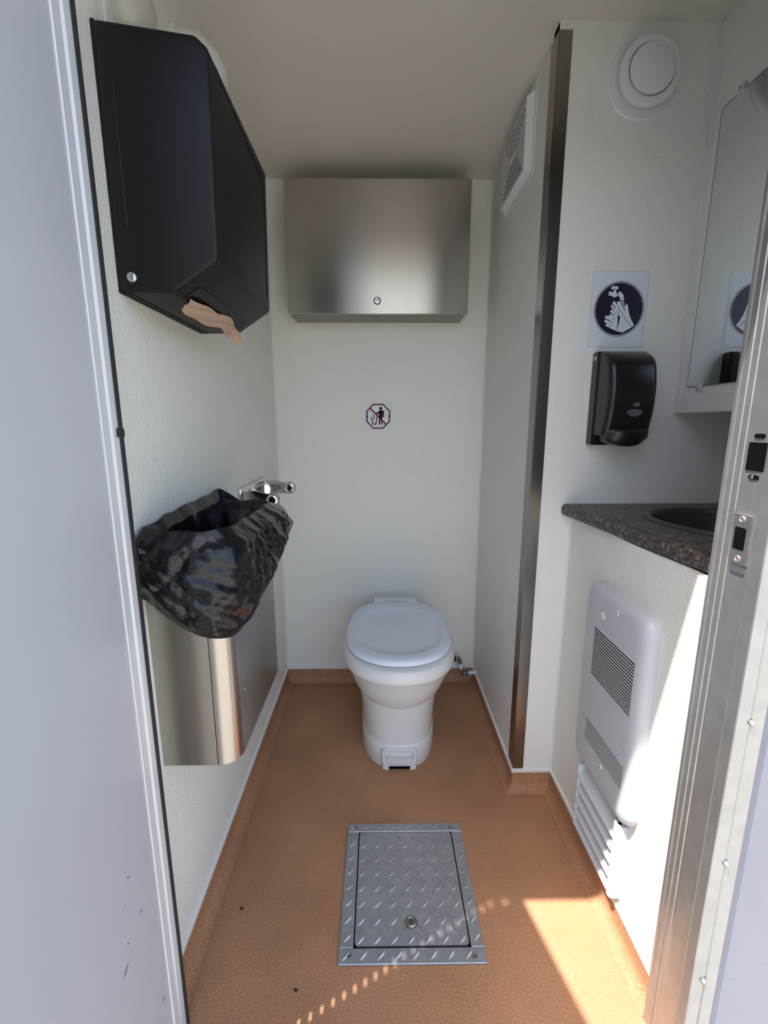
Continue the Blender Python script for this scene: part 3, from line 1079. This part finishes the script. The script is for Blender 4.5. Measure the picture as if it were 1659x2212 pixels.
for x, y, a, nme in ((-0.345, 0.90, 0.6, 'dark speck of leaf litter on the floor beside the left wall'), (-0.182, 0.735, 1.1, 'dark leaf fragment on the floor before the metal hatch')):
    bm = bmesh.new()
    pts = [(x + 0.006 * math.cos(a + k * 1.05) * (1 if k % 2 else 0.6), y + 0.004 * math.sin(a + k * 1.05) * (1 if k % 3 else 0.5)) for k in range(6)]
    prism(bm, pts, 2, 0.0005, 0.0022)
    tag(obj('leaf_fragment', bm, 'leaf'), nme, 'leaf')

# ------------------------------------------------------------------ vent grille on the partition
vg = thing('vent_grille', 'cream square ventilation grille with concentric slats on the partition near the ceiling', 'vent', (PW, 1.55, 1.86))
obj('wall_plate', rbox(PW - 0.005, PW, 1.404, 1.700, 1.860, 2.094, 0.002), 'plastic_white', vg)
VY0, VY1, VZ0, VZ1 = 1.425, 1.664, 1.883, 2.062
XF = PW - 0.024
bm = bmesh.new()
ro = [(PW - 0.004, y, z) for y, z in ((VY0 - 0.010, VZ0 - 0.014), (VY1 + 0.012, VZ0 - 0.014), (VY1 + 0.012, VZ1 + 0.012), (VY0 - 0.010, VZ1 + 0.012))]
ri = [(XF, y, z) for y, z in ((VY0, VZ0), (VY1, VZ0), (VY1, VZ1), (VY0, VZ1))]
rj = [(XF, y, z) for y, z in ((VY0 + 0.005, VZ0 + 0.005), (VY1 - 0.005, VZ0 + 0.005), (VY1 - 0.005, VZ1 - 0.005), (VY0 + 0.005, VZ1 - 0.005))]
rk = [(XF + 0.014, y, z) for _, y, z in rj]
loft(bm, [ro, ri, rj, rk], True, False)
obj('frame', bm, 'plastic_white', vg)
obj('dark_duct', bxm(XF + 0.0012, XF + 0.013, VY0 + 0.004, VY1 - 0.004, VZ0 + 0.004, VZ1 - 0.004), 'dark_hole', vg)
nr = 7
hw_, hh_ = (VY1 - VY0) / 2 - 0.005, (VZ1 - VZ0) / 2 - 0.005
cy_, cz_ = (VY0 + VY1) / 2, (VZ0 + VZ1) / 2
for k in range(nr):
    f0 = 1 - k / nr - 0.050
    f1 = 1 - (k + 1) / nr + 0.015
    if k == nr - 1:
        f1 = 0.0

    def rr(f, x):
        w_, h_ = hw_ * (0.25 + 0.75 * f) if f > 0 else 0, hh_ * (0.06 + 0.94 * f) if f > 0 else 0
        return [(x, cy_ + a * w_, cz_ + b * h_) for a, b in ((-1, -1), (1, -1), (1, 1), (-1, 1))]
    bm = bmesh.new()
    if f1 > 0:
        loft(bm, [rr(f0, XF + 0.0013), rr(f0, XF + 0.0002), rr(f1, XF + 0.0004), rr(f1, XF + 0.0013)], False, False)
    else:
        loft(bm, [rr(f0, XF + 0.0013), rr(f0, XF + 0.0002)], True, True)
    obj('slat', bm, 'plastic_white', vg)

# ------------------------------------------------------------------ round exhaust vent on the alcove wall
ev = thing('exhaust_vent', 'white round exhaust vent with raised ring and disc on the alcove wall', 'vent', (0.643, AW, 1.90))
obj('wall_flange', lbm([(0.0875, 0), (0.0875, 0.002), (0.085, 0.0045), (0.0001, 0.0045)], (0.643, AW, 1.997), 1, -1, 56), 'plastic_white', ev, 40)
obj('collar', lbm([(0.058, 0.003), (0.060, 0.03), (0.058, 0.034)], (0.643, AW, 1.995), 1, -1, 48), 'plastic_white', ev, 40)
obj('outer_ring', lbm([(0.060, 0.026), (0.0715, 0.030), (0.0735, 0.036), (0.0715, 0.043), (0.062, 0.046), (0.056, 0.045), (0.054, 0.038), (0.054, 0.030)], (0.6405, AW, 1.9925), 1, -1, 56), 'plastic_white', ev, 40)
obj('centre_disc', lbm([(0.050, 0.034), (0.0530, 0.046), (0.0525, 0.049), (0.048, 0.051), (0.0001, 0.052)], (0.6405, AW, 1.9925), 1, -1, 56), 'plastic_white', ev, 40)

# ------------------------------------------------------------------ hand washing sign
hs = thing('hand_washing_sign', 'white laminated hand washing sign with dark round symbol above the soap dispenser', 'sign', (0.6355, AW, 1.38))
HSX, HSZ = 0.6355, 1.4765


def hm(u, v, dy):
    return (HSX + u, AW - dy, HSZ + v)


FAUCET = [(-0.0212, 0.0564), (-0.0086, 0.0564), (-0.0054, 0.0544), (-0.0047, 0.0507), (-0.0069, 0.0483), (-0.011, 0.048), (-0.0105, 0.0438), (-0.0007, 0.0432), (0.0053, 0.0402), (0.01, 0.0341), (0.0116, 0.0281), (0.0121, 0.0205), (0.0028, 0.0213), (0.0018, 0.0266), (-0.0008, 0.0308), (-0.0042, 0.0323), (-0.0077, 0.032), (-0.0104, 0.0296), (-0.0148, 0.0293), (-0.0187, 0.0308), (-0.0212, 0.0329), (-0.0297, 0.0335), (-0.0297, 0.0431), (-0.0171, 0.0438), (-0.0175, 0.048), (-0.0216, 0.0483), (-0.0243, 0.0507), (-0.024, 0.0544)]
PALM_FRONT = [(-0.0142, -0.0184), (-0.0007, -0.0219), (0.0045, -0.0245), (0.0063, -0.0222), (0.0009, -0.013), (0.0014, -0.0069), (0.0058, -0.0046), (0.0095, -0.0084), (0.0153, -0.0176), (0.0249, -0.0299), (0.0405, -0.0454), (0.0163, -0.0591), (0.001, -0.055), (-0.0145, -0.0493), (-0.0215, -0.0451), (-0.0202, -0.033)]
PALM_BACK = [(-0.0114, -0.013), (-0.0125, -0.0023), (-0.0054, 0.0084), (0.0026, 0.019), (0.0124, 0.019), (0.0171, 0.0053), (0.0179, 0.0084), (0.0197, 0.0117), (0.0223, 0.013), (0.0245, 0.0084), (0.0267, -0.0008), (0.0306, -0.0138), (0.0369, -0.0268), (0.0461, -0.0399), (0.0405, -0.0454), (0.0153, -0.0176), (0.0058, -0.0046), (-0.0007, -0.0215)]
FINGERS = [[(-0.0305, -0.02), (-0.0032, -0.0299)], [(-0.0312, -0.03), (-0.0058, -0.0369)], [(-0.027, -0.0395), (-0.0048, -0.0462)], [(-0.0202, -0.0161), (-0.0037, -0.0246)], [(-0.0176, -0.0054), (-0.0027, -0.0176)], [(-0.0175, 0.0071), (0.0016, -0.0115)], [(-0.0135, 0.0156), (0.0059, -0.0054)], [(-0.0015, 0.0157), (0.0121, -0.0023)]]
HLINES = [[(-0.0007, -0.0215), (0.0046, -0.025), (0.0063, -0.0222), (0.0009, -0.013), (0.0014, -0.0069), (0.0058, -0.0046), (0.0095, -0.0084), (0.0153, -0.0176), (0.0249, -0.0299), (0.0405, -0.0454)], [(-0.0146, -0.023), (-0.0068, -0.0269)], [(-0.0187, -0.0315), (-0.0092, -0.0358)], [(-0.0204, -0.0392), (-0.0105, -0.0426)], [(-0.0152, 0.0083), (-0.0083, 0.0015)], [(-0.0059, -0.0023), (-0.0014, -0.0069)], [(-0.0037, 0.0084), (0.0047, -0.0015)], [(-0.0102, -0.0084), (-0.0039, -0.0146)], [(-0.0247, -0.0284), (-0.0204, -0.0303)], [(0.0036, 0.0167), (0.0099, 0.0061)], [(0.0076, 0.0175), (0.0143, 0.0)], [(0.0101, 0.0175), (0.0182, -0.0054)], [(0.0029, 0.0202), (0.0124, 0.0199)]]
bm = prm([(HSX + u, HSZ + v) for u, v in rrect(-0.0745, 0.0760, -0.0980, 0.0945, 0.004, 3)], 1, AW - 0.0007, AW)
obj('laminate', bm, 'laminate', hs)
bm = bxm(HSX - 0.0700, HSX + 0.0702, AW - 0.0012, AW - 0.0006, HSZ - 0.0925, HSZ + 0.0917)
obj('paper', bm, 'sign_white', hs)
CC = (0.0015, -0.0002)


def circ(r0, r1, dy, n=72):
    bm = bmesh.new()
    ring = []
    for k in range(n):
        a = 2 * math.pi * k / n
        ring.append((bm.verts.new(hm(CC[0] + r1 * math.cos(a), CC[1] + r1 * 1.03 * math.sin(a), dy)), bm.verts.new(hm(CC[0] + r0 * math.cos(a), CC[1] + r0 * 1.03 * math.sin(a), dy)) if r0 else None))
    if r0:
        for k in range(n):
            a, b = ring[k], ring[(k + 1) % n]
            bm.faces.new((a[0], b[0], b[1], a[1]))
    else:
        bm.faces.new([q[0] for q in ring])
    return bm


obj('outer_circle', circ(0.0651, 0.0667, 0.0015), 'navy', hs)
obj('disc', circ(0, 0.0632, 0.0015), 'navy', hs)
def flat(bm, pts, dy):
    f = bm.faces.new([bm.verts.new(hm(u, v, dy)) for u, v in pts])
    bmesh.ops.triangulate(bm, faces=[f])


bm = bmesh.new()
flat(bm, FAUCET, 0.0018)
obj('tap_symbol', bm, 'sign_white', hs)
bm = bmesh.new()
flat(bm, PALM_FRONT, 0.0018)
flat(bm, PALM_BACK, 0.0017)
for (u0, v0), (u1, v1) in FINGERS:
    stroke(bm, [(u0, v0), (u1, v1)], 0.0072, lambda u, v: hm(u, v, 0.00175))
    flat(bm, [(u0 + 0.0036 * math.cos(2 * math.pi * k / 12), v0 + 0.0036 * math.sin(2 * math.pi * k / 12)) for k in range(12)], 0.00176)
obj('hands_symbol', bm, 'sign_white', hs)
bm = bmesh.new()
for k, l in enumerate(HLINES):
    stroke(bm, l, 0.0012 if k else 0.0009, lambda u, v: hm(u, v, 0.0021))
obj('symbol_lines', bm, 'navy', hs)

# ------------------------------------------------------------------ soap dispenser
sd = thing('soap_dispenser', 'glossy black soap dispenser on the alcove wall below the hand washing sign', 'dispenser', (0.64, AW, 1.12))
SXA, SXB = 0.5785, 0.7040
# front profile: depth from the wall as a function of height
def sprof(z):
    t = (z - 1.121) / (1.365 - 1.121)
    return 0.058 + 0.050 * math.sin(math.pi * min(1, 0.08 + 0.80 * t)) ** 0.8


rings = []
nz = 22
for i in range(nz + 1):
    z = 1.148 + (1.362 - 1.148) * i / nz
    d = sprof(z)
    if i >= nz - 4:
        k = (i - (nz - 4)) / 4
        d = d - 0.035 * k ** 2.5
    r = 0.016
    xa, xb = SXA + 0.004, SXB
    pts = [(xa, AW - 0.032)]
    for q in range(7):
        a = math.radians(180 + 90 * q / 6)
        pts.append((xa + 0.010 + r * math.cos(a) + r - 0.010, AW - d + r + r * math.sin(a)))
    for q in range(7):
        a = math.radians(270 + 90 * q / 6)
        pts.append((xb - r + r * math.cos(a), AW - d + r + r * math.sin(a)))
    pts.append((xb, AW - 0.032))
    rings.append([(x, y, z) for x, y in pts])
bm = bmesh.new()
loft(bm, rings)
cvr = obj('front_cover', bm, 'black_gloss', sd, 45)
bm = prm([(AW, 1.121), (AW - 0.034, 1.121), (AW - 0.034, 1.356), (AW - 0.030, 1.3655), (AW, 1.3655)], 0, SXA, SXB + 0.002)
bmesh.ops.bevel(bm, geom=list(bm.edges), offset=0.003, segments=2, affect='EDGES')
obj('back_body', bm, 'black_gloss', sd, 40)
# push bar
rings = []
for i in range(13):
    u = i / 12
    x = 0.592 + u * 0.108
    e = math.sin(math.pi * (0.08 + 0.84 * u)) ** 0.5
    y0 = AW - 0.070 - 0.042 * e
    rings.append([(x, AW - 0.05, 1.160), (x, y0 + 0.004, 1.164), (x, y0, 1.158), (x, y0 + 0.004, 1.140), (x, y0 + 0.016, 1.150 - 0.030 * e), (x, AW - 0.05, 1.150 - 0.030 * e)])
bm = bmesh.new()
loft(bm, rings)
obj('push_bar', bm, 'black_gloss', sd, 40)
ydm = AW - sprof(1.207)
bm = bmesh.new()
pts = [(0.6495 + 0.0195 * math.cos(math.pi + math.pi * k / 16), 1.2085 + 0.0125 * math.sin(math.pi + math.pi * k / 16)) for k in range(17)] + [(0.6495 + 0.0195 * math.cos(math.pi * k / 10), 1.2085 + 0.006 * math.sin(math.pi * k / 10)) for k in range(1, 10)]
prism(bm, pts, 1, ydm - 0.0025, ydm + 0.004)
obj('level_window', bm, 'grey_smoke', cvr)
obj('badge', rbox(0.6435, 0.6600, AW - sprof(1.226) - 0.0012, AW - sprof(1.226) + 0.004, 1.2205, 1.2310, 0.0005, 1), 'grey_smoke', cvr)
obj('lock', lbm([(0.0065, 0), (0.0065, 0.0012), (0.004, 0.002), (0.0001, 0.002)], (SXA + 0.001, AW - 0.0165, 1.349), 0, -1, 18), 'screw', sd, 40)
# ------------------------------------------------------------------ mirror box on the right wall
mb = thing('mirror_box', 'white boxed-out panel carrying the mirror on the right wall', 'wall panel', (0.9, 0.97, 1.206))
obj('panel_box', bxm(0.823, RX, FY, AW, 1.222, ceil_z(1.0) - 0.004), 'wall', mb)
obj('bottom_lip', rbox(0.815, RX, FY, AW, 1.206, 1.248, 0.002, 1), 'white_trim', mb)
obj('corner_strip', bxm(0.8195, 0.8235, AW - 0.016, AW - 0.0005, 1.248, ceil_z(AW) - 0.004), 'white_trim', mb)
mr_ = thing('mirror', 'frameless rectangular mirror with clear clips on the right wall', 'mirror', (0.82, 0.98, 1.274))
obj('mirror_glass', bxm(0.8188, 0.8229, 0.735, 1.2225, 1.2738, 1.9125), 'mirror', mr_)
bm = bmesh.new()
for a in ((0.8186, 0.8228, 1.2225, 1.2239, 1.2725, 1.914), (0.8186, 0.8228, 0.7336, 1.2239, 1.2725, 1.2738), (0.8186, 0.8228, 0.7336, 1.2239, 1.9125, 1.9139)):
    box(bm, *a)
obj('mirror_edge', bm, 'mirror_edge', mr_)
for y, z, s in ((1.164, 1.9135, 1), (1.177, 1.2735, -1)):
    bm = rbox(0.8150, 0.8228, y - 0.009, y + 0.009, min(z - s * 0.006, z + s * 0.014), max(z - s * 0.006, z + s * 0.014), 0.002)
    c = obj('mirror_clip', bm, 'clip', mr_, 40)
    obj('screw', lbm([(0.003, 0), (0.002, 0.0012), (0.0001, 0.0014)], (0.815, y, z + s * 0.007), 0, -1, 12), 'lock_brass', c)

# ------------------------------------------------------------------ vanity, counter and basin
vb = thing('vanity_base', 'white textured vanity base panel below the dark counter on the right', 'cabinet', (0.78, 0.97, 0.0))
obj('front_panel', bxm(VX, VX + 0.018, FY, AW, 0.0, 0.918), 'wall', vb)
CZT, CZB = 0.9520, 0.9190
ct = thing('countertop', 'dark speckled laminate countertop with rolled front edge', 'countertop', (0.76, 0.97, CZB))


def edge_x(y):
    return 0.5245 + (AW - y) * 0.088


bm = bmesh.new()
SCX, SCY, SRX, SRY = 0.800, 1.010, 0.158, 0.172
rings = []
n = 14
ys = [AW - 0.0005, FY + 0.003]
for y in ys:
    e = edge_x(y)
    pr = [(RX - 0.001, CZB), (e + 0.008, CZB), (e + 0.002, CZB + 0.004), (e, CZB + 0.012), (e, CZT - 0.014), (e + 0.003, CZT - 0.005), (e + 0.010, CZT - 0.0005), (e + 0.016, CZT), (RX - 0.001, CZT)]
    rings.append([(x, y, z) for x, z in pr])
loft(bm, rings)
# cut an oval opening for the basin with a boolean-free approach: the basin rim sits on top
cto = obj('worktop', bm, 'counter_laminate', ct, 40)
cut = bmesh.new()
loft(cut, [[(SCX + SRX * 0.93 * math.cos(2 * math.pi * k / 48), SCY + SRY * 0.93 * math.sin(2 * math.pi * k / 48), z) for k in range(48)] for z in (CZB - 0.05, CZT + 0.05)])
co = obj('cutter_temp', cut, 'sink')
md = cto.modifiers.new('opening', 'BOOLEAN')
md.operation = 'DIFFERENCE'
md.object = co
md.solver = 'EXACT'
bpy.context.view_layer.update()
dg = bpy.context.evaluated_depsgraph_get()
me2 = bpy.data.meshes.new_from_object(cto.evaluated_get(dg))
cto.modifiers.clear()
cto.data = me2
bpy.data.objects.remove(co)
bs = thing('basin', 'dark brown oval basin set into the speckled countertop', 'sink', (SCX, SCY, CZT))
bm = bmesh.new()
prof = [(1.0, 0.0003), (1.0, 0.003), (0.985, 0.006), (0.93, 0.0065), (0.90, 0.004), (0.885, -0.006), (0.86, -0.05), (0.78, -0.10), (0.55, -0.128), (0.2, -0.132), (0.08, -0.132)]
loft(bm, [[(SCX + SRX * s * math.cos(2 * math.pi * k / 56), SCY + SRY * s * math.sin(2 * math.pi * k / 56), CZT + z) for k in range(56)] for s, z in prof], False, True)
obj('bowl', bm, 'sink', bs, 50)
obj('drain', lbm([(0.021, 0), (0.020, 0.002), (0.012, 0.001), (0.0001, 0.001)], (SCX, SCY, CZT - 0.132), 2, 1, 24), 'chrome', bs, 40)

# ------------------------------------------------------------------ wall heater
he = thing('wall_heater', 'white wall heater with two black slotted grilles on the vanity panel', 'heater', (VX, 0.945, 0.298))
HYA, HYB, HZA, HZB = 0.812, 1.080, 0.298, 0.796
bm = bmesh.new()


def hr(x, d, r):
    return [(x, y, z) for y, z in rrect(HYA + d, HYB - d, HZA + d, HZB - d, r, 7)]


loft(bm, [hr(VX, 0.0, 0.040), hr(VX - 0.010, 0.0005, 0.040), hr(VX - 0.020, 0.005, 0.037), hr(VX - 0.0265, 0.013, 0.032), hr(VX - 0.029, 0.024, 0.024), hr(VX - 0.030, 0.040, 0.015)])
case = obj('casing', bm, 'heater_white', he, 40)
for z0, z1, ns_ in ((0.568, 0.693, 17), (0.388, 0.447, 9)):
    gy0, gy1 = 0.842, 1.014
    obj('grille_opening', bxm(VX - 0.0304, VX - 0.0299, gy0, gy1, z0, z1), 'dark_hole', case)
    p_ = (z1 - z0) / ns_
    for i in range(ns_ + 1):
        zc_ = z0 + i * p_
        bm = bmesh.new()
        prism(bm, [(VX - 0.0312, zc_ - 0.0017), (VX - 0.0312, zc_ + 0.0013), (VX - 0.0300, zc_ + 0.0017), (VX - 0.0300, zc_ - 0.0017)], 1, gy0, gy1)
        obj('slat', bm, 'heater_white', case)
for y, z in ((0.9252, 0.765), (0.9272, 0.371)):
    obj('screw', lbm([(0.0055, 0), (0.005, 0.0018), (0.0022, 0.002), (0.0018, 0.001), (0.0001, 0.001)], (VX - 0.0298, y, z), 0, -1, 18), 'plastic_white', case, 40)
    obj('screw_recess', bxm(VX - 0.0322, VX - 0.0315, y - 0.0016, y + 0.0016, z - 0.0016, z + 0.0016), 'seal', case)
obj('knob_cap', lbm([(0.0095, 0), (0.009, 0.0012), (0.0001, 0.0016)], (VX - 0.0298, 0.984, 0.733), 0, -1, 24), 'plastic_white', case, 40)
bm = bmesh.new()
for k, (dy, dz) in enumerate(((0, 0), (-0.007, -0.001), (0.004, 0.006), (-0.013, -0.003))):
    stroke(bm, [(0.872 + dy, 0.478 + dz), (0.869 + dy, 0.474 + dz)], 0.0016, lambda u, v: (VX - 0.0303, u, v))
obj('embossed_logo', bm, 'plastic_white', case)

# ------------------------------------------------------------------ louvre vent under the heater
lv = thing('louvre_vent', 'white plastic louvre vent low on the vanity panel below the heater', 'vent', (VX, 0.945, 0.095))
LY0, LY1, LZ0, LZ1 = 0.846, 1.040, 0.094, 0.282
obj('dark_backing', bxm(VX - 0.0025, VX - 0.0005, LY0 + 0.008, LY1 - 0.004, LZ0 + 0.004, LZ1 - 0.006), 'dark_hole', lv)
ns_ = 5
for i in range(ns_):
    zt = LZ1 - 0.004 - i * 0.0365
    bm = bmesh.new()
    prism(bm, [(VX - 0.001, zt), (VX - 0.003, zt), (VX - 0.0275, zt - 0.027), (VX - 0.0275, zt - 0.0305), (VX - 0.0235, zt - 0.0305), (VX - 0.001, zt - 0.006)], 1, LY0 + 0.010, LY1 - (0.002 if i else 0.004))
    obj('slat', bm, 'louvre_white', lv)


def rail(y0, y1, z0, z1):
    pts = [(VX, y0)]
    for k in range(9):
        a = math.pi * k / 8
        pts.append((VX - 0.018 - 0.008 * math.sin(a), (y0 + y1) / 2 - (y1 - y0) / 2 * math.cos(a)))
    pts.append((VX, y1))
    return prm(pts, 2, z0, z1)


obj('end_rail', rail(LY0 - 0.004, LY0 + 0.018, LZ0 - 0.002, LZ1 + 0.006), 'louvre_white', lv, 40)
obj('end_rail', rail(LY1 - 0.004, LY1 + 0.006, LZ0 + 0.01, LZ1 + 0.002), 'louvre_white', lv, 40)
bm = lbm([(0.0042, 0.0), (0.0042, 0.0006), (0.0001, 0.0007)], (VX - 0.014, LY0 + 0.007, LZ1 + 0.006), 2, 1, 14)
obj('rail_hole', bm, 'dark_hole', lv)
obj('bottom_rail', prm([(VX, LZ0 - 0.002), (VX - 0.020, LZ0 + 0.002), (VX - 0.022, LZ0 + 0.008), (VX, LZ0 + 0.006)], 1, LY0 + 0.004, LY1), 'louvre_white', lv)

bpy.context.view_layer.update()
